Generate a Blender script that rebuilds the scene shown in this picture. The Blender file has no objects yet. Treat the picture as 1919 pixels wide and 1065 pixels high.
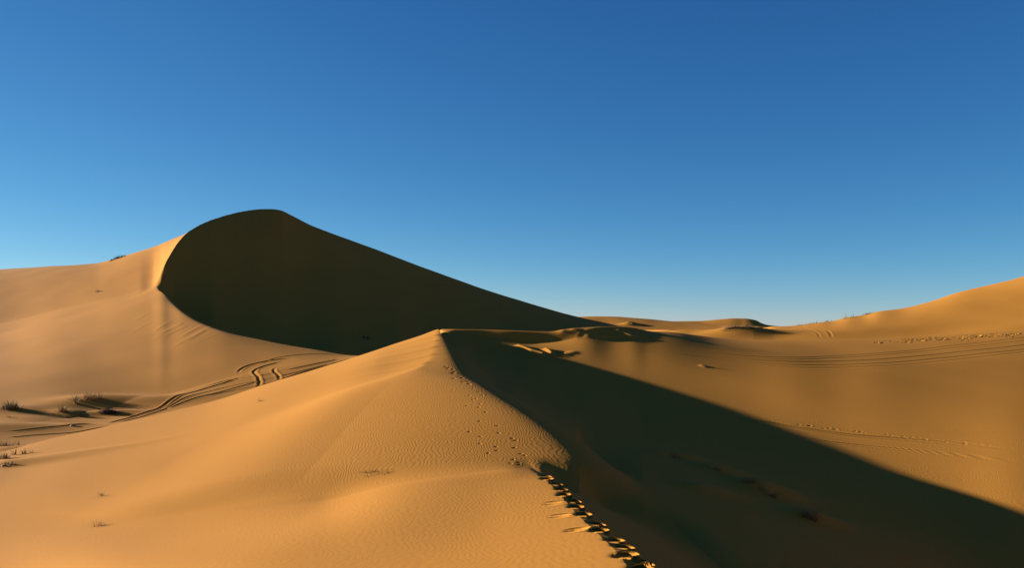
import bpy, math, random
import numpy as np
from mathutils import Vector, noise as mnoise

sc = bpy.context.scene
COL = sc.collection
F = 1600.0            # focal length in photo pixels (photo is 1919 wide)
CX, HOR = 959.5, 610.0

# ------------------------------------------------------------------ camera
cam = bpy.data.objects.new('camera', bpy.data.cameras.new('camera'))
COL.objects.link(cam); sc.camera = cam
cam.data.sensor_width = 36.0
cam.data.lens = 36.0 * F / 1919.0
cam.data.shift_y = (HOR - 532.5) / 1919.0
cam.data.clip_start = 0.05; cam.data.clip_end = 20000
cam.rotation_euler = (math.radians(90), 0, 0)

# ------------------------------------------------------------------ light
SUN_EL = math.radians(11.0)
SUN_AZ = math.radians(-72.0)      # clockwise from +Y: the sun stands on the left
w = bpy.data.worlds.new('World'); sc.world = w; w.use_nodes = True
nt = w.node_tree
sky = nt.nodes.new('ShaderNodeTexSky'); sky.sky_type = 'NISHITA'; sky.sun_disc = False
sky.sun_elevation = SUN_EL; sky.sun_rotation = SUN_AZ % (2 * math.pi)
sky.altitude = 0; sky.air_density = 0.6; sky.dust_density = 0.0; sky.ozone_density = 6.0
bg = nt.nodes['Background']; bg.inputs[1].default_value = 0.05
sx = nt.nodes.new('ShaderNodeSeparateColor'); cx_ = nt.nodes.new('ShaderNodeCombineColor')
nt.links.new(sky.outputs[0], sx.inputs[0])
for i_, (g_, k_) in enumerate(((1.37, 1.2), (1.02, 1.035), (.75, 1.22))):   # the camera's colour response to the sky
    p_ = nt.nodes.new('ShaderNodeMath'); p_.operation = 'POWER'; p_.inputs[1].default_value = g_
    m_ = nt.nodes.new('ShaderNodeMath'); m_.operation = 'MULTIPLY'; m_.inputs[1].default_value = k_
    nt.links.new(sx.outputs[i_], p_.inputs[0]); nt.links.new(p_.outputs[0], m_.inputs[0]); nt.links.new(m_.outputs[0], cx_.inputs[i_])
nt.links.new(cx_.outputs[0], bg.inputs[0])
sl = bpy.data.lights.new('sun', 'SUN'); sl.energy = 5.0; sl.angle = math.radians(0.53)
sl.color = (1.0, 0.965, 0.89)
so = bpy.data.objects.new('sun', sl); COL.objects.link(so)
SV = Vector((math.cos(SUN_EL) * math.sin(SUN_AZ), math.cos(SUN_EL) * math.cos(SUN_AZ), math.sin(SUN_EL)))
so.rotation_euler = SV.to_track_quat('Z', 'Y').to_euler()
so.location = SV * 300

sc.view_settings.view_transform = 'Standard'; sc.view_settings.look = 'None'
sc.view_settings.exposure = 1.6; sc.view_settings.gamma = 1.0
sc.cycles.max_bounces = 6; sc.cycles.diffuse_bounces = 5
try: sc.cycles.use_denoising = True
except Exception: pass

rng = np.random.default_rng(7)
random.seed(7)

# ------------------------------------------------------------------ the sand sheet
# Ribs: curves that run across the desert at rising distance.  Each is given where it
# stands (bearing, distance, height); the sand is lofted from one to the next.
def P(px, py, d): return (px, d, (HOR - py) / F * d)      # a rib point seen at (px,py), d metres off
def Z(px, d, z): return (px, d, z)                        # a rib point of known height
xc_y = [(0, 0), (3, .6), (5, .9), (7.5, 1.15), (10, 1.4), (11.5, 1.44), (13.5, 1.43), (16.5, 1.34), (18.8, 1.23), (21.5, 1.07), (24, .9), (26, .49), (30, -.6)]
zc_y = [(0, -1.62), (10, -2.85), (13.5, -3.37), (16.5, -3.76), (18.8, -3.94), (21.5, -4.1), (24, -4.29), (26, -4.39), (30, -4.6)]
def lin(tab, v):
    a = np.array(tab, float); return np.interp(v, a[:, 0], a[:, 1])
def crest_hit(px, off):                                   # where the sight column px is `off` m right of the near crest
    m = (px - CX) / F; y = np.linspace(.3, 29, 2000)
    k = np.nonzero(m * y - lin(xc_y, y) > off)[0]
    if px > 1184 and off == 0: k = k[k > 0] if len(k) else k
    return float(y[k[0]]) if len(k) else 29.0
shelf = []
for px in (1003, 1020, 1040, 1065, 1090, 1110, 1130, 1160, 1184, 1215, 1250, 1300, 1400, 1500, 1700, 1919):
    d = crest_hit(px, .3); shelf.append(Z(px, d, float(lin(zc_y, d)) - .07))
slip = []
for px, d in ((1150, 24), (1200, 21.5), (1300, 19), (1500, 15), (1700, 13), (1919, 12)):
    x = (px - CX) / F * d; o = x - float(lin(xc_y, d)); slip.append(Z(px, d, max(float(lin(zc_y, d)) - .58 * o, -8.3)))

RIBS = [  # (points, rows to the next rib, smoothing in px, crease)
 ('feet', [Z(0, .3, -1.62), Z(1919, .3, -1.62)], 40, 30, 0),
 ('frame bottom', [P(0, 1065, 21), P(240, 1065, 16.5), P(480, 1065, 13.5), P(900, 1065, 10.8), Z(1130, 8.6, -2.68), Z(1184, 7.5, -2.52), Z(1215, 5, -2.22), Z(1250, 2.6, -1.93), Z(1300, 1.0, -1.74), Z(1400, .6, -1.69), Z(1919, .45, -1.67)], 300, 20, 0),
 ('near crest', [P(0, 965, 29), P(300, 968, 25), P(600, 940, 24), P(760, 908, 24.5), P(900, 884, 25.3), P(960, 878, 25.8), P(990, 880, 26), P(1020, 896, 24), P(1040, 915, 21.5), P(1065, 945, 18.8), P(1090, 975, 16.5), P(1110, 990, 15), P(1130, 1010, 13.5), P(1160, 1040, 11.5), P(1184, 1066, 10), Z(1215, 6.9, -2.47), Z(1250, 3.6, -2.06), Z(1300, 1.5, -1.80), Z(1400, .9, -1.73), Z(1919, .6, -1.69)], 60, 3, 1),
 ('crest shelf', [P(0, 955, 29.8), P(300, 956, 25.8), P(600, 925, 25), P(760, 895, 25.5), P(900, 874, 26.3), P(960, 870, 26.8), P(985, 874, 27.2)] + shelf, 110, 3, .6),
 ('facet', [Z(0, 33, -6.42), Z(150, 32, -6.05), Z(300, 32, -5.6), Z(450, 32.5, -5.05), Z(600, 34, -4.3), Z(700, 36, -3.72), Z(740, 36.5, -3.5), Z(770, 36.5, -3.42), Z(800, 36.5, -3.43), Z(850, 36, -3.5), Z(900, 34.5, -3.74), Z(960, 31.8, -4.15), Z(1000, 29.6, -4.48), Z(1020, 28, -4.66), Z(1040, 26.5, -4.8), Z(1070, 24.5, -4.92), Z(1088, 23.8, -4.95), Z(1115, 22, -4.8), Z(1150, 18.5, -4.6), Z(1300, 12, -4.2), Z(1500, 8.5, -4.0), Z(1919, 6.4, -4.1)], 110, 6, 0),
 ('shoulder edge', [P(0, 895, 36), P(150, 872, 37), P(300, 842, 38.5), P(450, 803, 40), P(600, 764, 41), P(700, 728, 41.2), P(740, 714, 42.5), P(770, 700.3, 45), P(793, 689, 47.5), P(808, 675, 49.6), Z(815, 50, -2.0), Z(822, 50, -2.02), Z(830, 50, -2.03), Z(838, 49.9, -2.06),
   P(850, 679, 49.0), P(870, 707, 44), P(893, 728, 41), P(920, 746, 38.6), P(960, 770, 36), P(1000, 798, 34), P(1040, 830, 32), P(1070, 858, 30.3), P(1086, 880, 29.4), P(1096, 905, 28), Z(1115, 26.5, -5.35)] + slip, 130, 2, .35),
 ('dune skyline and hollow', [P(0, 850, 44), P(60, 833, 46), P(100, 822, 47.5), P(140, 814, 48.5), P(200, 800, 50), P(300, 777, 53), P(400, 753, 56), P(500, 720, 58.5), P(600, 690, 61), P(680, 665, 63.5), P(740, 645, 65), P(790, 629, 66), P(816, 619, 66.2), P(822, 617.2, 66.2), P(824, 620, 65.3),
   P(827, 630, 62.5), P(831, 639, 59.7), P(838, 655, 55), P(848, 672, 51.2), Z(870, 50, -2.38), Z(900, 50.5, -2.75), Z(975, 48, -3.5), Z(1040, 44, -4.2), Z(1088, 42, -4.6), Z(1150, 40, -5.1), Z(1300, 37, -5.8), Z(1500, 33, -6.7), Z(1700, 29, -7.5), Z(1919, 24, -8.1)], 110, 2, .2),
 ('shadow reach', [Z(0, 49, -8.0), Z(200, 55, -7.4), Z(400, 61, -6.4), Z(600, 66, -4.8), Z(740, 69, -3.5), Z(790, 69, -2.3), Z(812, 67.6, -1.1), P(822, 618.2, 66.7), P(830, 634, 62), P(838, 644, 60.5),
   Z(850, 60, -1.36), Z(900, 61, -1.9), Z(950, 62, -2.0), P(990, 656, 63), P(1040, 672, 60.8), P(1100, 690, 58.7), P(1200, 722, 54.8), P(1300, 752, 51.4), P(1400, 785, 47.8), P(1500, 820, 44.2), P(1600, 857, 40.9), P(1700, 895, 37.8), P(1800, 935, 34.8), P(1919, 985, 31.3), P(2100, 1062, 27.5)], 140, 4, 0),
 ('pan', [Z(0, 54, -8.0), Z(200, 61, -7.5), Z(400, 69, -6.6), Z(600, 75, -5.4), Z(740, 76, -4.4), Z(790, 73, -3), Z(812, 69, -1.5), P(822, 618.6, 67.2), P(830, 625, 65.2),
   P(850, 624, 66.4), P(900, 629, 66.6), P(950, 637, 66.2), P(1000, 644, 65.8), P(1050, 639.5, 65.9), P(1100, 631, 66.4), P(1150, 627.3, 67.6), P(1190, 627.6, 67.7), P(1210, 628.6, 68.0), P(1228, 629, 68.2), P(1245, 630.3, 68.2), P(1275, 635, 67.9), P(1300, 640.5, 67.5), P(1340, 649, 66.9), P(1400, 656.5, 66.4), P(1500, 673, 63.5), P(1600, 683, 62), P(1700, 684, 62), P(1800, 678, 63.5), P(1919, 667, 66), P(2100, 648, 70)], 110, 9, .2),
 ('pan edge', [P(0, 800, 62), P(100, 790, 65), P(200, 772, 70), P(300, 745, 75.5), P(400, 715, 80.5), P(480, 695, 84), P(560, 682, 86), P(640, 673.5, 89), P(690, 669.5, 90), Z(740, 86, -4.9), Z(790, 78, -3.7), Z(812, 71, -2.0), P(822, 618.2, 67.8), P(830, 617.3, 68),
   P(850, 617.2, 67.4), P(900, 618, 67.5), P(960, 620, 67.3), P(1030, 622, 67.3), P(1060, 617.5, 67.6), P(1100, 614, 68.4), P(1140, 612, 69.4), P(1165, 612.3, 70), P(1188, 614.5, 70.8), P(1208, 618.8, 71.4), P(1224, 621.5, 72.6), P(1245, 622, 75), P(1275, 624.5, 76), P(1300, 628, 76.5), P(1350, 634.3, 77), P(1430, 638, 77), P(1500, 637.5, 78), P(1600, 635.5, 79), P(1700, 632, 80), P(1800, 627.5, 81), P(1919, 620.5, 82), P(2100, 612, 83)], 120, 4, .3),
 ('dune foot', [P(0, 625, 130), P(100, 599, 134), P(200, 575, 138), P(260, 556, 143), P(288, 545.5, 146.5), P(296, 543.8, 145.8), P(303, 547, 142.5), P(314, 557.5, 136.5), P(342, 580, 123), P(373, 599, 114), P(426, 620, 105.5), P(503, 640, 100.3), P(581, 654.5, 97.2), P(671, 667, 94.6), P(760, 664, 97), Z(822, 100, -5), Z(900, 104, -5), Z(1000, 108, -5), Z(1140, 108, -4), Z(1235, 80, -2.4), Z(1300, 80, -2.2), Z(1400, 83, -2.2), Z(1500, 84, -2.2), Z(1700, 85, -2.0), Z(1919, 85, -1.1), Z(2100, 84, -.3)], 60, 6, 0),
 ('bowl', [Z(0, 136, -.5), Z(100, 140, 1.7), Z(200, 143, 3.8), Z(260, 147, 5.4), Z(288, 150.4, 6.55), Z(296, 150.6, 6.95), Z(303, 149, 5.9), Z(320, 145, 3.5), Z(345, 140, 1.3), Z(373, 135.5, -.4), Z(400, 132, -1.6), Z(450, 130, -3.3), Z(500, 128, -4.4), Z(560, 126, -5.3), Z(640, 122, -6), Z(700, 122, -6.5), Z(822, 125, -6), Z(900, 130, -6), Z(1000, 135, -5.5), Z(1140, 135, -4), Z(1235, 92, -2.0), Z(1300, 90, -1.9), Z(1400, 90, -2.0), Z(1500, 90.5, -1.8), Z(1700, 91, -1.3), Z(1919, 91, .15), Z(2100, 90, 1.4)], 110, 4, 0),
 ('slip crest', [P(0, 606.6, 142), P(100, 582.6, 146), P(200, 560.6, 148), P(260, 546, 150.5), P(288, 535, 153.5), P(295, 526, 154), P(300, 518, 155), P(308, 497, 158.5), P(320, 475, 163), P(332, 456, 167.5), P(345, 441, 172), P(370, 424, 178.5), P(400, 411, 185), P(430, 402, 191), P(460, 395.5, 196), P(490, 392, 200), P(510, 392, 202.5), P(525, 394, 204), P(545, 403, 205.5), P(580, 421, 207), P(610, 433, 208.5), P(640, 444, 210), P(700, 466, 212), P(760, 489, 213), P(820, 511, 214), P(900, 540, 215), P(960, 559, 215.5), P(1000, 571, 216), P(1090, 596, 217), P(1140, 606.5, 218), P(1160, 611.5, 208), P(1200, 619, 140), P(1250, 618.5, 108), P(1300, 623.5, 102), P(1385, 627, 99), P(1450, 626, 98), P(1500, 624, 97), P(1700, 609, 97), P(1919, 588, 96), P(2100, 565, 95)], 110, 2.5, 1),
 ('windward skyline', [P(0, 505, 215), P(60, 501.5, 211), P(100, 499, 208), P(180, 493.5, 204), P(205, 488, 204), P(240, 477.5, 205), P(290, 462, 207), P(330, 446, 207), P(345, 442, 206), P(370, 430, 208), P(400, 420, 212), P(450, 409, 218), P(500, 407, 226), P(600, 445, 232), P(800, 520, 238), P(1000, 586, 243), P(1100, 609, 246), P(1160, 613, 242), P(1250, 624, 232), P(1350, 626, 228), P(1400, 622, 190), P(1430, 615.5, 130), P(1450, 612.5, 113), P(1480, 611.2, 110), P(1500, 609, 110), P(1520, 606.5, 110), P(1540, 604.0, 110), P(1560, 602, 110.5), P(1575, 598.5, 111), P(1590, 595, 111), P(1620, 591.5, 111.5), P(1634, 587.5, 112), P(1645, 584.5, 112), P(1690, 578.5, 113), P(1740, 566, 114), P(1800, 547, 116), P(1860, 533.5, 117), P(1919, 518, 118), P(2100, 455, 125)], 40, 4, .5),
 ('second dune', [Z(0, 262, 10), Z(345, 266, 15), Z(500, 268, 14), Z(800, 268, 5), Z(1000, 270, .6), P(1060, 597, 270), P(1085, 594, 270), P(1110, 593.3, 270), P(1150, 593.7, 270), P(1200, 597, 268), P(1260, 602.3, 265), P(1330, 607.5, 260), P(1400, 611, 255), P(1450, 614, 250), Z(1500, 210, -2.5), Z(1700, 200, -3), Z(1919, 200, 0), Z(2100, 205, 4)], 20, 6, 0),
 ('far hollow', [Z(0, 340, -6), Z(1919, 340, -6)], 40, 20, 0),
 ('far dune', [Z(0, 420, -3), Z(1100, 420, -2), P(1230, 607, 420), P(1265, 602.6, 420), P(1285, 602.3, 420), P(1310, 602, 420), P(1350, 598.7, 420), P(1375, 597, 420), P(1395, 597.2, 420), P(1412, 599.5, 419), P(1419, 601.3, 419), P(1424, 604.5, 418), P(1438, 609.3, 417), P(1460, 611.8, 415), P(1520, 613, 415), Z(1700, 420, -2), Z(1919, 420, -2)], 14, 2, .3),
 ('plain', [Z(0, 1500, -9), Z(1919, 1500, -9)], 8, 20, 0),
 ('horizon', [Z(0, 7000, -45), Z(1919, 7000, -45)], 0, 20, 0),
]
NAMES = [r[0] for r in RIBS]

def pchip(x, y, q):
    h = np.diff(x); dl = np.diff(y) / h; m = np.zeros(len(x))
    w1 = 2 * h[1:] + h[:-1]; w2 = h[1:] + 2 * h[:-1]
    ok = dl[:-1] * dl[1:] > 0
    with np.errstate(divide='ignore', invalid='ignore'):
        hm = (w1 + w2) / (w1 / dl[:-1] + w2 / dl[1:])
    m[1:-1] = np.where(ok, hm, 0); m[0] = dl[0]; m[-1] = dl[-1]
    i = np.clip(np.searchsorted(x, q) - 1, 0, len(x) - 2)
    t = np.clip((q - x[i]) / h[i], 0, 1)
    return ((2*t**3-3*t**2+1)*y[i] + (t**3-2*t**2+t)*h[i]*m[i] + (-2*t**3+3*t**2)*y[i+1] + (t**3-t**2)*h[i]*m[i+1])

def gauss_cols(a, s):
    n = int(max(2, 3 * s)); k = np.exp(-.5 * (np.arange(-n, n + 1) / max(s, .3)) ** 2); k /= k.sum()
    return np.convolve(np.pad(a, n, mode='reflect', reflect_type='odd'), k, mode='valid')

# columns: bearings, dense inside the view, coarse round the back
STEP = 1.25
pxi = np.arange(-160, 2080, STEP)
az_in = np.arctan((pxi - CX) / F)
a0, a1 = az_in[0], az_in[-1]
nout = 90
tl = (np.linspace(0, 1, nout) ** 1.6)[1:]
az_l = (a0 + (-math.pi - a0) * tl)[::-1]; az_r = a1 + (math.pi - a1) * tl
AZ = np.concatenate([az_l, az_in, az_r]); NC = len(AZ); NL = len(az_l); NI = len(az_in)

PXC = np.tan(np.clip(AZ, -1.4, 1.4)) * F + CX
def ramp(v, a, b): t = np.clip((v - a) / (b - a), 0, 1); return t * t * (3 - 2 * t)
R = []; H = []; CR = []
for name, pts, rows, sm, cr in RIBS:
    p = sorted((tuple(q) for q in pts), key=lambda q: q[0])
    for e_, far in ((0, -700.), (-1, 2620.)):                       # carry each rib on past the frame
        q0 = p[e_]; q1 = [q for q in p if abs(q[0] - q0[0]) > 90] or [p[-1 - e_ if e_ else -1]]
        q1 = q1[0] if e_ == 0 else q1[-1]
        t_ = .4 * (far - q0[0]) / (q0[0] - q1[0]); d_ = q0[1] * min(max((q0[1] / q1[1]) ** t_, .85), 1.18)
        p.append((far, d_, q0[2] + min(max((q0[2] - q1[2]) * t_, -.03 * q0[1]), .03 * q0[1])))
    p = sorted(p, key=lambda q: q[0])
    a = np.array(p, float)
    az = np.arctan((a[:, 0] - CX) / F); r = a[:, 1] / np.cos(az); z = a[:, 2]
    rm = math.sqrt(r[0] * r[-1]); zm = (z[0] + z[-1]) / 2
    az = np.concatenate([[-math.pi, -1.9], az, [1.9, math.pi]])          # held to either side, closed behind
    lr = np.log(np.concatenate([[rm, r[0]], r, [r[-1], rm]])); te = np.concatenate([[zm / rm, z[0] / r[0]], z / r, [z[-1] / r[-1], zm / rm]])
    L = pchip(az, lr, AZ); T = pchip(az, te, AZ)
    seg = slice(NL, NL + NI)
    wide = 24. if cr < .9 else sm
    if name == 'pan': wide = 34.
    if name in ('windward skyline', 'slip crest', 'dune foot', 'bowl'): wide = 20.
    far_off = ramp(PXC, 1200, 1400) if name in ('pan', 'pan edge') else ramp(PXC, 900, 1010) if name in ('shadow reach', 'dune skyline and hollow') else ramp(PXC, 1090, 1200)
    if name in ('second dune', 'far dune'): far_off = far_off * 0
    wgt = np.maximum(far_off, 1 - ramp(PXC, 560, 680)) if name not in ('dune foot', 'second dune', 'far dune') else far_off
    if name in ('windward skyline', 'slip crest', 'dune foot', 'bowl'): wgt = 1 - ramp(PXC, 60, 170)
    for A in (L, T): A[seg] = gauss_cols(A[seg], sm / STEP) * (1 - wgt[seg]) + gauss_cols(A[seg], wide / STEP) * wgt[seg]
    if name == 'slip crest': T = T + .00007 * (np.sin(PXC * .61) + np.sin(PXC * .27 + 1.) + .7 * np.sin(PXC * 1.13)) * ramp(PXC, 285, 300) * (1 - ramp(PXC, 420, 560))
    R.append(np.exp(L)); H.append(T * np.exp(L)); CR.append(np.full(NC, float(cr)))
R = np.array(R); H = np.array(H); CR = np.array(CR)
for k in range(1, len(R)): R[k] = np.maximum(R[k], R[k-1] * 1.002)
iN = {n: i for i, n in enumerate(NAMES)}
CR[iN['near crest']] = ramp(PXC, 250, 960) * 1.0
CR[iN['crest shelf']] = ramp(PXC, 985, 1010) * .6
CR[iN['shoulder edge']] = ramp(PXC, 700, 790) * (1 - ramp(PXC, 818, 826)) * .9
CR[iN['dune skyline and hollow']] = ramp(PXC, 700, 800) * (1 - ramp(PXC, 830, 870)) * .8
CR[iN['pan']] = ramp(PXC, 860, 950) * (.8 - .5 * ramp(PXC, 1200, 1500))
CR[iN['pan edge']] = ramp(PXC, 1260, 1400) * .5 + .8 * (1 - ramp(PXC, 520, 660))
CR[iN['dune foot']] = 1 - ramp(PXC, 740, 800)
CR[iN['bowl']] = (1 - .7 * ramp(PXC, 280, 330)) * (1 - ramp(PXC, 740, 800))
CR[iN['slip crest']] = (1 - ramp(PXC, 1170, 1230))

# along each column: Hermite from rib to rib in plain distance
dl = np.diff(H, axis=0) / np.diff(R, axis=0)
h = np.diff(R, axis=0)
M = np.zeros_like(H); M[0] = dl[0]; M[-1] = dl[-1]
w1 = 2*h[1:] + h[:-1]; w2 = h[1:] + 2*h[:-1]
with np.errstate(divide='ignore', invalid='ignore'):
    hm = (w1 + w2) / (w1 / dl[:-1] + w2 / dl[1:])
M[1:-1] = np.where(dl[:-1] * dl[1:] > 0, hm, 0)
Mi = M.copy(); Mo = M.copy()
Mi[1:] = M[1:] * (1 - CR[1:]) + dl * CR[1:]
Mo[:-1] = M[:-1] * (1 - CR[:-1]) + dl * CR[:-1]
rows_r = []; rows_z = []; row_rib = []
for k in range(len(R) - 1):
    n = RIBS[k][2]
    t = (np.arange(n) / n)[:, None]
    hk = h[k][None]
    rr = R[k] + t * hk
    if k >= 15: rr = np.exp(np.log(R[k]) + t * (np.log(R[k+1]) - np.log(R[k]))); t = (rr - R[k]) / hk
    zz = (2*t**3-3*t**2+1)*H[k] + (t**3-2*t**2+t)*hk*Mo[k] + (-2*t**3+3*t**2)*H[k+1] + (t**3-t**2)*hk*Mi[k+1]
    rows_r.append(rr); rows_z.append(zz); row_rib += [k] * n
rows_r.append(R[-1:]); rows_z.append(H[-1:]); row_rib.append(len(R) - 1)
RR = np.concatenate(rows_r); ZZ = np.concatenate(rows_z); row_rib = np.array(row_rib); NR = len(RR)
XX = RR * np.sin(AZ)[None]; YY = RR * np.cos(AZ)[None]
kh = iN['dune foot']; r0 = int(np.argmax(row_rib == kh))
gk = np.exp(-.5 * (np.arange(-24, 25) / 9.) ** 2); gk /= gk.sum()
cs_ = np.nonzero((PXC > 240) & (PXC < 520))[0]; band = slice(r0 - 60, r0 + 60)
wgt_ = np.exp(-.5 * ((np.arange(r0 - 60, r0 + 60) - r0) / 16.) ** 2)
for c in cs_:
    zc0 = ZZ[r0 - 90:r0 + 90, c]; sm_ = np.convolve(zc0, gk, 'same')[30:150]
    k_ = wgt_ * float(ramp(np.array(PXC[c]), 302, 350) * (1 - ramp(np.array(PXC[c]), 400, 510)))
    ZZ[band, c] = ZZ[band, c] * (1 - k_) + sm_ * k_
# the peak's two faces, shaped straight in plan: a lip running up to the peak, the rippled
# face on its right rounding over into the lee
lip = [(23, -6.6), (33, -6.5), (38, -6.25), (42.5, -5.85), (45, -5.38), (47.5, -4.98), (49.6, -4.76), (53, -4.86), (56, -5.1), (59, -5.16), (62, -5.42), (66.2, -5.68)]
lipz = [(23, -4.85), (26, -4.8), (28, -4.68), (31, -4.35), (33, -4.1), (36, -3.65), (38.6, -3.27), (41, -2.92), (44, -2.58), (47, -2.3), (50, -1.98), (55, -1.46), (60, -.93), (63, -.62), (66.2, -.3)]
rim = [(23, 2.4), (26, 2.5), (27, 2.5), (28.4, 2.4), (30, 2.0), (32, 1.25), (34.5, .4), (37.5, -.6), (40.5, -1.45), (44, -2.26), (49.5, -3.25), (55, -4.05), (60.5, -4.8), (63, -5.16), (66.2, -5.6)]
rimz = [(23, -4.75), (26, -4.68), (27, -4.58), (28.4, -4.42), (30, -4.15), (32, -3.8), (34.5, -3.48), (37.5, -3.22), (40.5, -2.97), (44, -2.67), (49.5, -2.06), (55, -1.5), (60.5, -.95), (63, -.7), (66.2, -.32)]
bulge = [(23, .2), (28, .17), (32, .14), (38, .07), (45, .02), (66, 0)]
side = [(23, .1), (42, .25), (50, .22), (55, .2), (62, .28), (66, .32)]
yk = np.arange(23, 70, .25)
def smt(tab, s_): return gauss_cols(lin(tab, yk), s_)
L_x, L_z, T_x, T_z = smt(lip, 3), smt(lipz, 6), smt(rim, 5), smt(rimz, 6)
B_, S_ = smt(bulge, 6), smt(side, 6)
sel = (YY > 24.5) & (YY < 67.5) & (XX > -14) & (XX < 6) & (row_rib[:, None] < [r[0] for r in RIBS].index('dune skyline and hollow'))
xs, ys, zl = XX[sel], YY[sel], ZZ[sel]
lx, lz, tx, tz = (np.interp(ys, yk, a) for a in (L_x, L_z, T_x, T_z))
wob = .10 * np.sin(ys * 1.9) + .07 * np.sin(ys * 3.7 + 1)
lx = lx + wob * ramp(ys, 46, 49) * (1 - ramp(ys, 62, 65))
af = (tz + .10 - lz) / np.maximum(tx - lx, .3)
fade = ramp(ys, 37, 46)
u = xs - tx; wd_ = .22 + .16 * (1 - ramp(ys, 40, 60))
sq = np.clip((xs - lx) / np.maximum(tx - lx, .3), 0, 1.1)
zr = lz + af * (xs - lx) + np.interp(ys, yk, B_) * 4 * sq * (1 - sq) - .5 * wd_ * np.log1p(np.exp(np.clip(u / wd_, -30, 30)))
zf = lz + np.interp(ys, yk, S_) * (xs - lx)
v = (xs - lx) / (.12 + 2.8 * (1 - ramp(ys, 39, 47))); mixs = 1 / (1 + np.exp(-np.clip(v, -30, 30)))
za = zf * (1 - mixs) + zr * mixs
W = ramp(ys, 24.8, 28.0) * (1 - ramp(ys, 65, 66.4)) * (1 - ramp(u, .9, 2.6)) * ramp(xs - lx, -7.5, -1)
ZZ[sel] = zl * (1 - W) + za * W
# the near crest in plan: a gentle back on the left, a narrow trodden shelf, then the slip face
ync = np.arange(0, 32, .25)
NX_, NZ_ = gauss_cols(lin(xc_y, ync), 4), gauss_cols(lin(zc_y, ync), 6)
sel = (YY > 2.5) & (YY < 28) & (XX > -9) & (XX < 8)
xs, ys, zl = XX[sel], YY[sel], ZZ[sel]
o = xs - np.interp(ys, ync, NX_); zc = np.interp(ys, ync, NZ_)
bk = .085 * (1 - ramp(ys, 14, 26)) + .02
zn = zc + np.where(o < 0, bk * o, 0) - .5 * .09 * np.log1p(np.exp(np.clip((o - .24) / .09, -40, 40))) - .14 * np.clip(o, 0, .6)
W = ramp(ys, 2.5, 6) * (1 - ramp(ys, 23.2, 26.5)) * ramp(o, -6.5, -1.5) * (1 - ramp(o, 2, 5))
ZZ[sel] = zl * (1 - W) + zn * W
rib_row = {n: int(np.argmax(row_rib == i)) for i, n in enumerate(NAMES)}
print('terrain', NR, NC)

def locate(px, py, skip=0.0):
    """first sand seen from the standing place in the direction (px,py)"""
    c = NL + (px - pxi[0]) / STEP; c = int(np.clip(round(c), 0, NC - 1))
    e = ZZ[:, c] / YY[:, c]; t = (HOR - py) / F
    k = np.nonzero((e >= t) & (YY[:, c] > skip))[0]
    k = int(k[0]) if len(k) else NR - 1
    if k > 0 and e[k] > t:
        f = (t - e[k-1]) / (e[k] - e[k-1] + 1e-12); f = min(max(f, 0), 1)
    else: f = 1
    return (1-f) * np.array((XX[k-1, c], YY[k-1, c], ZZ[k-1, c])) + f * np.array((XX[k, c], YY[k, c], ZZ[k, c]))

def ground(x, y):
    az = math.atan2(x, y); c = int(np.clip(np.searchsorted(AZ, az), 0, NC - 1)); r = math.hypot(x, y)
    return float(np.interp(r, RR[:, c], ZZ[:, c]))

# ---- relief on the sand: mounds, wheel tracks, footprints
def window(x0, x1, y0, y1):
    m = (XX > x0) & (XX < x1) & (YY > y0) & (YY < y1)
    rr = np.nonzero(m.any(1))[0]; cc = np.nonzero(m.any(0))[0]
    if not len(rr): return None
    return slice(rr[0], rr[-1] + 1), slice(cc[0], cc[-1] + 1)
DZ = np.zeros_like(ZZ)
def mound(p, hgt, sx, sy, rot=0., lee=1.0):
    s = max(sx, sx * lee, sy) * 4.2; wd = window(p[0]-s, p[0]+s, p[1]-s, p[1]+s)
    if wd is None: return
    X = XX[wd] - p[0]; Y = YY[wd] - p[1]; c, q = math.cos(rot), math.sin(rot)
    U = X*c + Y*q; V = -X*q + Y*c
    U = np.where(U > 0, U / lee, U)
    DZ[wd] += hgt * np.exp(-.5 * ((U/sx)**2 + (V/sy)**2))
def polyline_dist(X, Y, pts):
    D = np.full(X.shape, 1e9)
    for a, b in zip(pts[:-1], pts[1:]):
        vx, vy = b[0]-a[0], b[1]-a[1]; L2 = vx*vx+vy*vy + 1e-9
        t = np.clip(((X-a[0])*vx + (Y-a[1])*vy)/L2, 0, 1)
        D = np.minimum(D, np.hypot(X-a[0]-t*vx, Y-a[1]-t*vy))
    return D
def spline(pts, n=6):
    pts = [np.array(p, float) for p in pts]; out = []
    for i in range(len(pts)-1):
        p0 = pts[max(i-1,0)]; p1 = pts[i]; p2 = pts[i+1]; p3 = pts[min(i+2,len(pts)-1)]
        for k in range(n):
            t = k/n; out.append(.5*((2*p1)+(-p0+p2)*t+(2*p0-5*p1+4*p2-p3)*t*t+(-p0+3*p1-3*p2+p3)*t**3))
    out.append(pts[-1]); return out
def groove(pix, depth, wid, berm=.5, skip=0., world=None):
    pts = world or [locate(q[0], q[1], float(np.interp(q[0], (0, 100, 200, 300, 400, 500, 650), (53, 57, 61, 64, 67, 70, 73))) if skip else 0.) for q in spline(pix, 5)]
    s = wid * 4
    xs = [p[0] for p in pts]; ys = [p[1] for p in pts]
    wd = window(min(xs)-s, max(xs)+s, min(ys)-s, max(ys)+s)
    if wd is None: return
    D = polyline_dist(XX[wd], YY[wd], pts) / wid
    E = np.minimum(np.hypot(XX[wd] - pts[0][0], YY[wd] - pts[0][1]), np.hypot(XX[wd] - pts[-1][0], YY[wd] - pts[-1][1]))
    DZ[wd] += depth * ramp(E, 0, 12 * wid) * (-np.exp(-.5*(D/.55)**2) + berm*np.exp(-.5*((D-1.5)/.5)**2))
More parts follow.
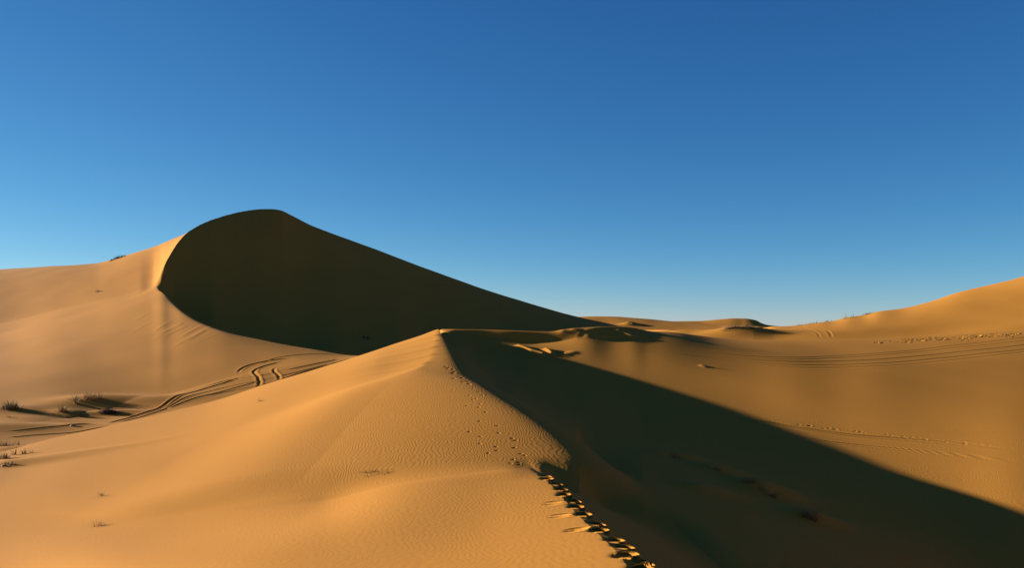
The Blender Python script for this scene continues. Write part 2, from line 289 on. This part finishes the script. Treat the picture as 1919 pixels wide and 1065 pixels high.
def ridge(pix, hgt, wid):
    pts = [locate(a, b) for a, b in pix]
    s = wid*4; xs = [p[0] for p in pts]; ys = [p[1] for p in pts]
    wd = window(min(xs)-s, max(xs)+s, min(ys)-s, max(ys)+s)
    if wd is None: return
    D = polyline_dist(XX[wd], YY[wd], pts) / wid
    DZ[wd] += hgt*np.exp(-.5*D**2)
def pit(x, y, dx, dy, L, W, depth, rim, skew=.6):
    """a boot print: a pit along (dx,dy) with sand thrown up on the far side and round the edge"""
    s = L*2.6; wd = window(x-s, x+s, y-s, y+s)
    if wd is None: return
    X = XX[wd]-x; Y = YY[wd]-y; U = (X*dx+Y*dy)/L; V = (-X*dy+Y*dx)/W
    D = np.sqrt(U*U+V*V)
    DZ[wd] += -depth*np.exp(-(D**2.4)) + rim*np.exp(-.5*((D-1.35)/.28)**2)*(1+skew*np.clip(X/W, -1, 1))

# valley on the left: hummocks round the grass, tyre tracks
for (px, py, hg, sx, sy, rot, lee) in (
    (165, 758, .75, 2.4, 1.6, .1, 1.6), (205, 752, .55, 2.0, 1.4, 0, 1.8), (18, 768, .35, 1.2, 1.0, 0, 2.0), (118, 776, .28, .8, .7, 0, 1.4),
    (150, 778, .3, 1.0, .6, 0, 1.5), (203, 776, .42, .75, .6, 0, 1.8), (135, 800, .16, .6, .35, 0, 1.4), (60, 786, .2, 1.5, .7, 0, 2.0),
    (10, 800, .4, 4.0, 1.2, .1, 1.2), (20, 842, .3, 1.2, .6, .2, 1.5), (18, 872, .32, .9, .6, .2, 1.6), (60, 862, .16, 1.6, .5, .2, 1.6)):
    p = locate(px, py, 55 if py < 830 else 0); mound(p, hg*.58, sx, sy, rot, lee*1.35)
for pix, dp, wd_ in (
    ([(0, 812), (60, 808), (130, 803), (200, 797)], .16, .28), ([(0, 822), (60, 817), (140, 812), (215, 800)], .16, .25),
    ([(195, 799), (250, 782), (300, 766), (340, 745), (380, 730), (420, 718), (455, 706)], .2, .30),
    ([(215, 797), (270, 781), (330, 762), (400, 740), (450, 725), (500, 712), (560, 698), (620, 683)], .12, .26),
    ([(300, 772), (370, 742), (420, 727), (470, 717), (530, 704), (590, 690), (640, 678)], .1, .24),
    ([(380, 748), (440, 732), (500, 720), (545, 706), (600, 691), (650, 676)], .1, .24),
    ([(447, 700), (452, 692), (470, 684), (500, 677), (535, 673), (570, 676)], .22, .34),
    ([(484, 728), (487, 716), (482, 704), (476, 697), (486, 690), (510, 682), (540, 676)], .2, .36),
    ([(524, 716), (522, 704), (514, 696), (516, 690), (530, 687)], .19, .34),
    ([(525, 697), (545, 692), (590, 683), (640, 672)], .14, .3), ([(530, 710), (570, 698), (620, 684), (660, 671)], .14, .3),
    ([(470, 686), (520, 671), (580, 664), (640, 666)], .1, .3), ([(380, 727), (430, 712), (480, 706), (540, 694)], .12, .3)):
    groove(pix, dp*.25, wd_*.52, .5, 1.)
# pan on the right: the long sweep of wheel tracks
for pix, dp in (
    ([(2040, 615), (1915, 634), (1800, 647), (1700, 658), (1600, 666), (1500, 671), (1400, 668), (1320, 660)], .075),
    ([(2040, 622), (1915, 640), (1800, 652), (1700, 662), (1600, 670), (1500, 675), (1400, 672)], .06),
    ([(2040, 631), (1915, 648), (1800, 660), (1700, 670), (1600, 677), (1500, 679), (1420, 676), (1340, 667)], .09),
    ([(2040, 640), (1915, 656), (1800, 668), (1700, 678), (1600, 684), (1500, 685), (1420, 681), (1340, 672), (1250, 660)], .085),
    ([(2040, 646), (1915, 661), (1800, 674), (1700, 684), (1600, 689), (1500, 690), (1400, 683)], .05)):
    groove(pix, dp*.3, .22, .5)
groove([(1380, 779), (1420, 789), (1460, 795), (1520, 805), (1600, 816), (1700, 824), (1800, 832), (1915, 842)], .035, .16, .6)
groove([(1450, 806), (1540, 826), (1640, 838), (1760, 850), (1915, 866)], .022, .12, .5)
# loose walking prints beside the tracks
for k in range(64):
    t = rng.random(); px = 1640 + 279*t**.8; py = 640 - 14*t**1.2 + rng.normal(0, 2.2)
    p = locate(px, py); pit(p[0], p[1], 1, 0, .22, .16, .07, .03)
for k in range(46):
    t = rng.random(); px = 1385 + 530*t; py = 779 + 63*t**.8 + rng.normal(0, 1.0); p = locate(px, py)
    f_ = .4 + rng.random(); pit(p[0], p[1], .8, .6, .13*f_, .09, .010*(1.4-t)*f_, .004*(1.3-t))
# ridgelets at the tip of the big shadow
ridge([(972, 649), (985, 654), (998, 659), (1018, 664)], .15, .16)
ridge([(1024, 656), (1030, 660), (1034, 664)], .17, .16)
ridge([(992, 660), (1012, 668)], .08, .2)
ridge([(1060, 665), (1072, 662)], .08, .3)
ridge([(1316, 686), (1322, 688)], .06, .14)
# flutes on the little lee ridge
for k in range(9):
    px = 1060 + k*13 + rng.normal(0, 3)
    ridge([(px, 622 + rng.normal(0, 1)), (px + 24, 631)], .06 + .05*rng.random(), .28)
# far mound with grass, bumps on the far flanks
p = locate(1385, 627.5, 90); mound(p, .95, 2.6, 1.8, 0, 1.3)
p = locate(1180, 609, 95); mound(p, .9, 1.6, 1.4, 0, 1.5)
p = locate(1305, 624, 90); mound(p, .35, 3.0, 1.2, 0, .6)
groove([(1500, 612), (1530, 624), (1538, 635)], .015, .16); groove([(1500, 618), (1545, 619), (1556, 626), (1559, 635)], .022, .18)
groove([(1432, 631), (1450, 622), (1470, 616), (1500, 614)], .015, .16)
# combed sand on the windward foot of the big dune
for k in range(26):
    t = rng.random(); x0 = 235 + 130*t + rng.normal(0, 6); y0 = 612 + 24*t + rng.normal(0, 7)
    ridge([(x0, y0), (x0 + 26 + 10*rng.random(), y0 - 16)], .006 + .012*rng.random(), .2)
# hummocks inside the shade
for px, py, hg, s_ in ((1290, 862, .2, .5), (1340, 882, .25, .6), (1420, 915, .32, .7), (1440, 926, .25, .6), (1515, 972, .3, .6), (1240, 853, .15, .4), (1320, 920, .2, .6)):
    p = locate(px, py); mound(p, hg, s_, s_*.7, .2, 1.6)

# boot prints along the near crest
ys = np.array([10.15, 10.75, 11.35, 12.5, 13.3, 14.6, 15.9, 17.2, 18.4, 19.5, 20.4, 21.5, 22.7, 23.7, 24.5])
for i, y in enumerate(ys):
    xc = float(np.interp(y, ync, NX_)); side = .16 + .07*math.sin(i*2.3)
    tx = float(np.interp(y+.3, ync, NX_)) - float(np.interp(y-.3, ync, NX_)); n = math.hypot(tx, .6)
    pit(xc + side, y, tx/n*.9 + .25, .6/n, .20 + .06*rng.random(), .13 + .02*rng.random(), .10 + .03*rng.random(), .045, 1.0)
for px, py, dp in ((1080, 994, .06), (1050, 968, .03), (1036, 944, .025)):
    p = locate(px, py); pit(p[0], p[1], .9, .43, .2, .15, dp*1.2, dp*.3)
# smaller prints wandering over the rippled shoulder
pr = []
for k in range(15):
    t = k/14; pr.append((838 + 42*t + rng.normal(0, 4), 688 + 32*t + rng.normal(0, 3), 1.0))
for a, b in ((888, 728), (897, 735), (905, 741), (880, 742), (886, 750), (893, 748), (900, 757), (912, 741), (875, 761), (898, 764), (910, 773), (899, 790), (933, 799), (880, 810), (901, 819), (935, 812), (960, 822), (966, 826), (964, 840), (900, 832), (930, 838), (976, 851), (984, 854), (963, 862), (972, 868), (958, 869), (972, 872), (931, 845), (915, 850)):
    pr.append((a, b, .62))
for a, b, s_ in pr:
    p = locate(a, b); ang = rng.random()*3; pit(p[0], p[1], math.cos(ang), math.sin(ang), .13*s_, .09*s_, .034*s_, .006*s_)

# broad, faint undulation so no slope is perfectly even
amp = np.clip(RR / 60, .25, 2.0)
und = (np.sin(XX*.31 + 1.3*np.sin(YY*.11)) * np.sin(YY*.19 + 1.7*np.sin(XX*.083)) * .5 + np.sin(XX*.83 + YY*.37 + 2*np.sin(YY*.21)) * .16)
inner = (RR > 6) & (RR < 300)
DZ += np.where(inner, und * amp * .03, 0)
ZZ = ZZ + DZ

# ---- normals over the whole sheet, so that its pieces join without a seam
def grad(A, ax): return np.gradient(A, axis=ax)
ux, uy, uz = grad(XX, 1), grad(YY, 1), grad(ZZ, 1)
vx, vy, vz = grad(XX, 0), grad(YY, 0), grad(ZZ, 0)
nx, ny, nz = uy*vz - uz*vy, uz*vx - ux*vz, ux*vy - uy*vx
l = np.sqrt(nx*nx+ny*ny+nz*nz) + 1e-20; sg = np.sign(nz); nx, ny, nz = nx/l*sg, ny/l*sg, nz/l*sg
del ux, uy, uz, vx, vy, vz, l, sg

# where the wind has rippled the sand (0..1)
cold = PXC[None, :]
rip = np.zeros_like(ZZ)
r4 = row_rib[:, None]
kT = iN['shoulder edge']
facet = ((r4 >= iN['crest shelf']) & (r4 < kT)) * ramp(cold, 200, 820) * np.ones_like(ZZ)
tt = np.zeros(NR)
for k in range(len(RIBS) - 1):
    idx = np.nonzero(row_rib == k)[0]; tt[idx] = np.arange(len(idx)) / max(1, len(idx))
tcol = tt[:, None]
facet *= np.where(r4 == iN['crest shelf'], ramp(tcol, .02, .12), 1 - (1 - ramp(cold, 700, 800)) * ramp(tcol, .2, .95))
rip = np.maximum(rip, facet)
below = (r4 == iN['near crest']) * ramp(tcol, .2, 1) * ramp(cold, 250, 640) * (1 - ramp(cold, 900, 985)) * np.ones_like(ZZ)
rip = np.maximum(rip, below)
dark = (((r4 >= kT) & (r4 < iN['pan'])) * ramp(cold, 830, 900)) * .6
rip = np.maximum(rip, dark)
pan = (((r4 >= iN['shadow reach']) & (r4 < iN['pan edge'])) * ramp(cold, 835, 900) * (1 - .6*ramp(cold, 1200, 1500)) * .55)
rip = np.maximum(rip, pan)
rip = np.maximum(rip, ((r4 < iN['near crest']) & (cold < 1184)) * .38)
rip = np.maximum(rip, .22)

# ------------------------------------------------------------------ materials
def new_mat(name):
    m = bpy.data.materials.new(name); m.use_nodes = True
    return m, m.node_tree, m.node_tree.nodes['Principled BSDF']
sand, st, sb = new_mat('sand')
N, LK = st.nodes, st.links
geo = N.new('ShaderNodeNewGeometry')
att = N.new('ShaderNodeAttribute'); att.attribute_name = 'ripple'
def mth(op, a=None, b=None, c=None):
    n = N.new('ShaderNodeMath'); n.operation = op
    for i, v in enumerate((a, b, c)):
        if v is None: continue
        if isinstance(v, (int, float)): n.inputs[i].default_value = v
        else: LK.new(v, n.inputs[i])
    return n.outputs[0]
def nz_tex(scale, detail=2., rough=.5):
    n = N.new('ShaderNodeTexNoise'); n.inputs['Scale'].default_value = scale; n.inputs['Detail'].default_value = detail; n.inputs['Roughness'].default_value = rough
    LK.new(geo.outputs['Position'], n.inputs['Vector']); return n
sep = N.new('ShaderNodeSeparateXYZ'); LK.new(geo.outputs['Position'], sep.inputs[0])
n1 = nz_tex(.32, 2.); n2 = nz_tex(1.6, 2.); n3 = nz_tex(.09, 2.)
# ripple phase: bands across the wind, bent and broken by noise
px_ = mth('ADD', sep.outputs['X'], mth('MULTIPLY', sep.outputs['Y'], .10))
px_ = mth('ADD', px_, mth('MULTIPLY', n1.outputs['Fac'], 2.6))
px_ = mth('ADD', px_, mth('MULTIPLY', n2.outputs['Fac'], .42))
ph = mth('MULTIPLY', px_, 2*math.pi/.135)
wv = mth('SINE', ph)
wv = mth('ADD', wv, mth('MULTIPLY', mth('SINE', mth('MULTIPLY', ph, 2.)), -.22))
patch = N.new('ShaderNodeMapRange'); patch.inputs['From Min'].default_value = .25; patch.inputs['From Max'].default_value = .7; patch.inputs['To Min'].default_value = .45; patch.inputs['To Max'].default_value = 1.
LK.new(n3.outputs['Fac'], patch.inputs['Value'])
rh = mth('MULTIPLY', mth('MULTIPLY', wv, att.outputs['Fac']), mth('MULTIPLY', patch.outputs[0], .0017))
grain = nz_tex(60., 3., .7); gr2 = nz_tex(7., 3., .6)
hh = mth('ADD', rh, mth('MULTIPLY', grain.outputs['Fac'], .0012)); hh = mth('ADD', hh, mth('MULTIPLY', gr2.outputs['Fac'], .004))
bp = N.new('ShaderNodeBump'); bp.inputs['Strength'].default_value = 1.; bp.inputs['Distance'].default_value = 1.
LK.new(hh, bp.inputs['Height']); LK.new(bp.outputs[0], sb.inputs['Normal'])
ramp_ = N.new('ShaderNodeValToRGB')
ramp_.color_ramp.elements[0].position = .25; ramp_.color_ramp.elements[0].color = (.36, .143, .0195, 1)
ramp_.color_ramp.elements[1].position = .75; ramp_.color_ramp.elements[1].color = (.415, .170, .0255, 1)
mixn = mth('ADD', mth('MULTIPLY', n3.outputs['Fac'], .55), mth('MULTIPLY', grain.outputs['Fac'], .25)); mixn = mth('ADD', mixn, mth('MULTIPLY', gr2.outputs['Fac'], .2))
LK.new(mixn, ramp_.inputs[0]); LK.new(ramp_.outputs[0], sb.inputs['Base Color'])
sb.inputs['Roughness'].default_value = 1.0; sb.inputs['Specular IOR Level'].default_value = 0.05

def plain_mat(name, c0, c1, scale=30.):
    m, t, b = new_mat(name)
    g = t.nodes.new('ShaderNodeNewGeometry'); n = t.nodes.new('ShaderNodeTexNoise'); n.inputs['Scale'].default_value = scale; n.inputs['Detail'].default_value = 3
    t.links.new(g.outputs['Position'], n.inputs['Vector'])
    r = t.nodes.new('ShaderNodeValToRGB'); r.color_ramp.elements[0].position = .3; r.color_ramp.elements[0].color = (*c0, 1); r.color_ramp.elements[1].position = .7; r.color_ramp.elements[1].color = (*c1, 1)
    t.links.new(n.outputs['Fac'], r.inputs[0]); t.links.new(r.outputs[0], b.inputs['Base Color']); b.inputs['Roughness'].default_value = .9
    return m
GREEN = plain_mat('dry_green_grass', (.095, .066, .014), (.19, .13, .03))
STRAW = plain_mat('straw_grass', (.19, .115, .03), (.31, .195, .055))
BARK = plain_mat('dark_twig', (.035, .022, .014), (.08, .05, .028))
STONE = plain_mat('pale_stone', (.22, .12, .05), (.38, .22, .1), 60.)

# ------------------------------------------------------------------ cut the sheet into the dunes
VID = np.arange(NR * NC).reshape(NR, NC)
fr = row_rib[:-1][:, None] * np.ones((1, NC - 1), int)
fp = ((PXC[:-1] + PXC[1:]) / 2)[None] * np.ones((NR - 1, 1))
back = (np.abs((AZ[:-1] + AZ[1:]) / 2) > 1.4)[None] * np.ones((NR - 1, 1), bool)
kSky, kPE, kFoot, kWind, kSec, kHol, kFar = (iN[n] for n in ('dune skyline and hollow', 'pan edge', 'dune foot', 'windward skyline', 'second dune', 'far hollow', 'far dune'))
lab = np.zeros(fr.shape, int)                                   # 0 = near dune
lab[(fr >= kPE - 3) & (fr < kPE) & (fp >= 1240)] = 1           # 1 = sand pan
lab[(fr >= kSky) & (fr < kPE) & (fp < 822)] = 2                # 2 = valley
lab[(fr >= kPE) & (fr < kFoot)] = 2
lab[(fr >= kFoot) & (fr < kSec) & (fp < 1170)] = 3             # 3 = big dune
lab[(fr >= kFoot) & (fr < kWind) & (fp >= 1170)] = 4           # 4 = right dune
lab[(fr >= kWind) & (fr < kHol) & (fp >= 1170)] = 5            # 5 = second dune behind
lab[(fr >= kSec) & (fr < kHol) & (fp < 1170)] = 5
lab[(fr >= kHol)] = 6                                           # 6 = far dune and the plain
lab[back & (lab != 6)] = 2
pieces = ['foreground_dune', 'sand_pan', 'sand_valley', 'shaded_dune', 'rising_dune', 'distant_dune', 'desert_plain']
q00, q01, q11, q10 = VID[:-1, :-1], VID[:-1, 1:], VID[1:, 1:], VID[1:, :-1]
FX, FY, FZ = XX.ravel(), YY.ravel(), ZZ.ravel(); NXf, NYf, NZf = nx.ravel(), ny.ravel(), nz.ravel(); RF = rip.ravel()
for i, nm in enumerate(pieces):
    m = lab == i
    q = np.stack([q00[m], q01[m], q11[m], q10[m]], 1)
    if not len(q): continue
    used = np.zeros(NR * NC, bool); used[q.ravel()] = True
    idx = np.nonzero(used)[0]; remap = np.full(NR * NC, -1, np.int64); remap[idx] = np.arange(len(idx)); q = remap[q]
    me = bpy.data.meshes.new(nm)
    me.vertices.add(len(idx)); me.vertices.foreach_set('co', np.stack([FX[idx], FY[idx], FZ[idx]], 1).astype(np.float32).ravel())
    me.loops.add(len(q) * 4); me.loops.foreach_set('vertex_index', q.astype(np.int32).ravel())
    me.polygons.add(len(q)); me.polygons.foreach_set('loop_start', np.arange(0, len(q) * 4, 4, dtype=np.int32))
    me.polygons.foreach_set('use_smooth', np.ones(len(q), bool))
    me.update(calc_edges=True)
    a = me.attributes.new('ripple', 'FLOAT', 'POINT'); a.data.foreach_set('value', RF[idx].astype(np.float32))
    me.normals_split_custom_set_from_vertices(np.stack([NXf[idx], NYf[idx], NZf[idx]], 1).tolist())
    me.materials.append(sand)
    o = bpy.data.objects.new(nm, me); COL.objects.link(o); o['kind'] = 'structure'

# ------------------------------------------------------------------ plants and stones
def mesh_obj(name, V, Fc, mat, parent=None):
    me = bpy.data.meshes.new(name); me.from_pydata(V, [], Fc); me.update(); me.materials.append(mat)
    for p in me.polygons: p.use_smooth = True
    o = bpy.data.objects.new(name, me); COL.objects.link(o)
    if parent: o.parent = parent
    return o
def blade(V, Fc, base, az, ln, wd, lean, droop, seg=4):
    d = np.array((math.cos(az), math.sin(az), 0)); s = np.array((-d[1], d[0], 0)); p = np.array(base, float); a = lean; st_ = len(V)
    for k in range(seg + 1):
        wk = wd * (1 - k / seg) ** .8 + .0015
        V.append(tuple(p - s*wk*.5)); V.append(tuple(p + s*wk*.5 + d*wk*.15))
        p = p + (d*math.sin(a) + np.array((0, 0, 1))*math.cos(a)) * ln/seg; a += droop/seg
    for k in range(seg):
        b = st_ + 2*k; Fc.append((b, b+1, b+3, b+2))
def tuft(name, label, cat, px, py, n, hgt, spread, wd, mat, group=None, skip=0., stretch=(1, .6), lean=.5, clumps=1, sink=.03, twig=0, rs=None):
    """one plant: blades rooted over an ellipse on the sand, its stems as a part of its own"""
    r = random.Random(hash((px, py)) & 0xffff if rs is None else rs)
    p = locate(px, py, skip)
    root = bpy.data.objects.new(name, None); COL.objects.link(root); root.location = p
    root['label'] = label; root['category'] = cat
    if group: root['group'] = group
    V, Fc = [], []
    cs = [((r.random()*2-1)*spread*stretch[0]*.75, (r.random()*2-1)*spread*stretch[1]*.75) for _ in range(clumps)] if clumps > 1 else [(0, 0)]
    for k in range(n):
        c = cs[k % len(cs)]; s = spread / (1 if clumps == 1 else 2.6)
        x = c[0] + r.gauss(0, .45)*s*stretch[0]; y = c[1] + r.gauss(0, .45)*s*stretch[1]
        z = ground(p[0]+x, p[1]+y) - p[2]
        edge = min(1, math.hypot(x-c[0], y-c[1])/(s+1e-6))
        az = math.atan2(y-c[1], x-c[0]) + r.gauss(0, .7)
        blade(V, Fc, (x, y, z - sink), az, hgt*(.45+.65*r.random())*(1-.35*edge), wd*(.6+.8*r.random()), lean*(.15+edge)*(.6+.8*r.random()), .5+.9*r.random())
    mesh_obj('foliage', V, Fc, mat, root)
    if twig:
        for k in range(min(twig, 9)):
            V, Fc = [], []
            c = cs[k % len(cs)]; az = r.random()*6.28; a = .5 + .8*r.random(); ln = hgt*(.35+.6*r.random()); rad = wd*.7
            x = c[0] + r.gauss(0, .25)*spread*stretch[0]; y = c[1] + r.gauss(0, .25)*spread*stretch[1]
            q = np.array((x, y, ground(p[0]+x, p[1]+y) - p[2] - sink)); s0 = len(V)
            for j in range(5):
                for t in range(4):
                    th = t*math.pi/2; rr_ = rad*(1-j/5.2)
                    V.append((q[0]+rr_*math.cos(th), q[1]+rr_*math.sin(th)*.8, q[2]+rr_*.4*math.sin(th)))
                q = q + ln/4*np.array((math.cos(az)*math.sin(a), math.sin(az)*math.sin(a), math.cos(a))); az += r.gauss(0, .35); a += r.gauss(.12, .2)
            for j in range(4):
                for t in range(4):
                    Fc.append((s0+j*4+t, s0+j*4+(t+1)%4, s0+j*4+4+(t+1)%4, s0+j*4+4+t))
            mesh_obj('stem', V, Fc, BARK, root)
    return root
DZ0 = DZ
# grass in the valley on the left
TG = 'grass tufts in the valley on the left'
tuft('grass_tuft', 'dense dark green grass tuft standing alone at the far left edge of the valley', 'grass tuft', 20, 767, 230, 1.0, .75, .035, GREEN, TG, twig=5, rs=1)
tuft('grass_tuft', 'long row of pale yellow grass on top of the shadowed hummock', 'grass tuft', 162, 748, 200, .85, 1.0, .028, STRAW, TG, clumps=6, stretch=(1.2, .5), twig=4, rs=2)
tuft('grass_tuft', 'small sparse grass sprig at the left foot of the shadowed hummock', 'grass tuft', 144, 757, 46, .7, .3, .03, STRAW, TG, twig=3, rs=3)
tuft('grass_tuft', 'thin pale grass clump on a small brown mound left of the dark shrub', 'grass tuft', 118, 772, 80, .75, .4, .03, STRAW, TG, twig=10, rs=4)
tuft('shrub', 'dark squat shrub half buried below the shadowed hummock', 'shrub', 205, 774, 420, .5, .75, .045, BARK, None, stretch=(1.1, .5), lean=1.0, twig=26, rs=5)
tuft('dry_plant', 'low dry plant flat on the sand between the pale clump and the dark shrub', 'dry plant', 152, 778, 30, .3, .5, .03, BARK, None, lean=1.3, twig=6, rs=6)
tuft('dry_plant', 'wispy flattened plant below the dense dark tuft at the left edge', 'dry plant', 16, 783, 40, .35, 1.0, .025, STRAW, None, lean=1.3, stretch=(1.4, .3), twig=4, rs=7)
tuft('grass_tuft', 'hazy green grass bank peeping over the dune edge at the left border', 'grass tuft', 12, 836, 150, .62, .8, .022, GREEN, TG, clumps=6, stretch=(1.5, .4), twig=3, rs=8)
# the near dune's left border
TB = 'grass clumps on the near dune at the left border'
tuft('grass_tuft', 'upright straw grass clump with dark roots on the near dune', 'grass tuft', 14, 860, 90, .55, .4, .02, STRAW, TB, clumps=3, twig=8, rs=9)
tuft('grass_tuft', 'narrow upright sprig right of the clump with dark roots', 'grass tuft', 27, 853, 26, .5, .12, .02, STRAW, TB, rs=10)
tuft('grass_tuft', 'bushier small sprig farther right in the row on the near dune', 'grass tuft', 45, 851, 34, .42, .14, .022, STRAW, TB, rs=11)
tuft('grass_tuft', 'faintest wispy stalks at the right end of the row on the near dune', 'grass tuft', 57, 849, 12, .45, .15, .012, STRAW, TB, rs=12)
tuft('grass_tuft', 'low mat of dry stalks beneath the upright straw clump', 'grass tuft', 18, 872, 70, .3, .4, .02, GREEN, TB, lean=1.1, twig=5, rs=13)
# twigs lying on the near dune
TW = 'dry twigs on the near dune flank'
for px, py, n, hg, sp, lb, s_ in (
    (190, 931, 22, .35, .28, 'upper of the two dead twig plants lying on the smooth lower flank', 21),
    (185, 987, 26, .4, .3, 'lower of the two dead twig plants lying on the smooth lower flank', 22),
    (487, 753, 26, .42, .22, 'tiny dark twig plant near the dune edge below the tyre tracks', 23),
    (183, 547, 30, .9, .5, 'lone speck of dry brush high on the sunlit windward slope', 24)):
    tuft('dry_plant', lb, 'dry plant', px, py, n, hg, sp, .012 if py > 600 else .05, BARK if px == 487 else STRAW, TW if py > 600 else None, lean=1.25, stretch=(1.3, .5), twig=7, rs=s_)
tuft('dry_plant', 'long dark streak of buried dry grass on the rippled sand', 'dry plant', 706, 889, 130, .22, .52, .014, BARK, None, lean=1.2, clumps=6, stretch=(1.2, .9), twig=6, rs=25)
# skyline and far plants
tuft('shrub', 'small brown shrub on the left skyline of the sunlit windward slope', 'shrub', 230, 482, 160, 1.1, 1.3, .08, GREEN, None, stretch=(1.6, .6), clumps=4, skip=120, twig=6, rs=31)
tuft('shrub', 'lower shrub clump just left of the brown skyline shrub', 'shrub', 209, 489, 60, .6, .7, .06, GREEN, None, skip=120, rs=32)
SK = 'grass clumps along the right skyline'
for px, py, n, hg, sp, lb, s_ in (
    (1500, 610, 26, .45, .5, 'faint leftmost clump where the right skyline starts to climb', 41),
    (1521, 607, 50, .55, .9, 'second clump on the right skyline just above the faint lowest one', 42),
    (1557, 603, 36, .5, .6, 'middle clump on the right skyline between two steps', 43),
    (1588, 597, 60, .8, .9, 'tallest spiky clump on the right skyline at the middle step', 44),
    (1643, 585, 150, .4, 1.6, 'long flat dark clump at the topmost step of the right skyline', 45)):
    tuft('grass_clump', lb, 'grass clump', px, py, n, hg, sp, .03, GREEN, SK, skip=93, stretch=(1.5, .6), clumps=3, twig=3, rs=s_)
tuft('grass_clump', 'wide dark grass cap along the top of the far orange mound', 'grass clump', 1383, 615, 420, .5, 2.0, .035, BARK, None, skip=92, clumps=14, stretch=(1, .4), twig=10, rs=51)
tuft('grass_clump', 'small tuft on the mound just behind the rounded lee ridge tip', 'grass clump', 1180, 607, 110, .6, 1.0, .06, STRAW, None, skip=90, clumps=3, twig=4, rs=52)
tuft('dry_plant', 'tiny dark plant alone on the brown sand pan with its own shadow', 'dry plant', 1321, 687, 40, .3, .3, .02, BARK, None, stretch=(1.4, .5), twig=8, lean=1.0, rs=53)
tuft('dry_plant', 'lone dark plant at the foot of the big shaded slip face', 'dry plant', 686, 634, 60, .9, 1.2, .06, BARK, None, skip=98, lean=1.1, stretch=(1.5, .5), twig=5, rs=54)
SH = 'grass clumps in the big shadow on the right'
for px, py, n, hg, sp, lb, s_ in (
    (1518, 974, 120, .65, .35, 'bushiest grass clump in the big shadow nearest the lower right', 61),
    (1432, 926, 80, .45, .5, 'low grass streak in the middle of the big shadow', 62),
    (1405, 905, 60, .5, .3, 'faint wispy clump above the low streak in the big shadow', 63),
    (1345, 884, 50, .35, .4, 'thin grass on the long dark hummock in the big shadow', 64),
    (1265, 858, 40, .35, .3, 'small leftmost clump in the big shadow', 65)):
    tuft('grass_clump', lb, 'grass clump', px, py, n, hg, sp, .018, STRAW, SH, clumps=3, twig=2, rs=s_)
# pale stones
def stone(label, px, py, s, sd, group=None):
    r = random.Random(sd); p = locate(px, py)
    V, Fc = [], []; nu, nv = 12, 7
    for j in range(nv + 1):
        th = math.pi*j/nv
        for i in range(nu):
            ph_ = 2*math.pi*i/nu; v = Vector((math.sin(th)*math.cos(ph_), math.sin(th)*math.sin(ph_), math.cos(th)))
            k = 1 + .35*mnoise.noise(v*1.6 + Vector((sd, 0, 0))); V.append((v.x*k*s*1.3, v.y*k*s*.8, v.z*k*s*.55))
    for j in range(nv):
        for i in range(nu): Fc.append((j*nu+i, (j+1)*nu+i, (j+1)*nu+(i+1) % nu, j*nu+(i+1) % nu))
    o = mesh_obj('stone', V, Fc, STONE); o.location = (p[0], p[1], p[2] + s*.15)
    o['label'] = label; o['category'] = 'stone'
    if group: o['group'] = group
stone('pale flat stone beside the wheel tracks left of the dark shrub', 136, 799, .17, 3, 'pale stones')
stone('small pale stone at the left border below the straw clump', 7, 874, .09, 5, 'pale stones')
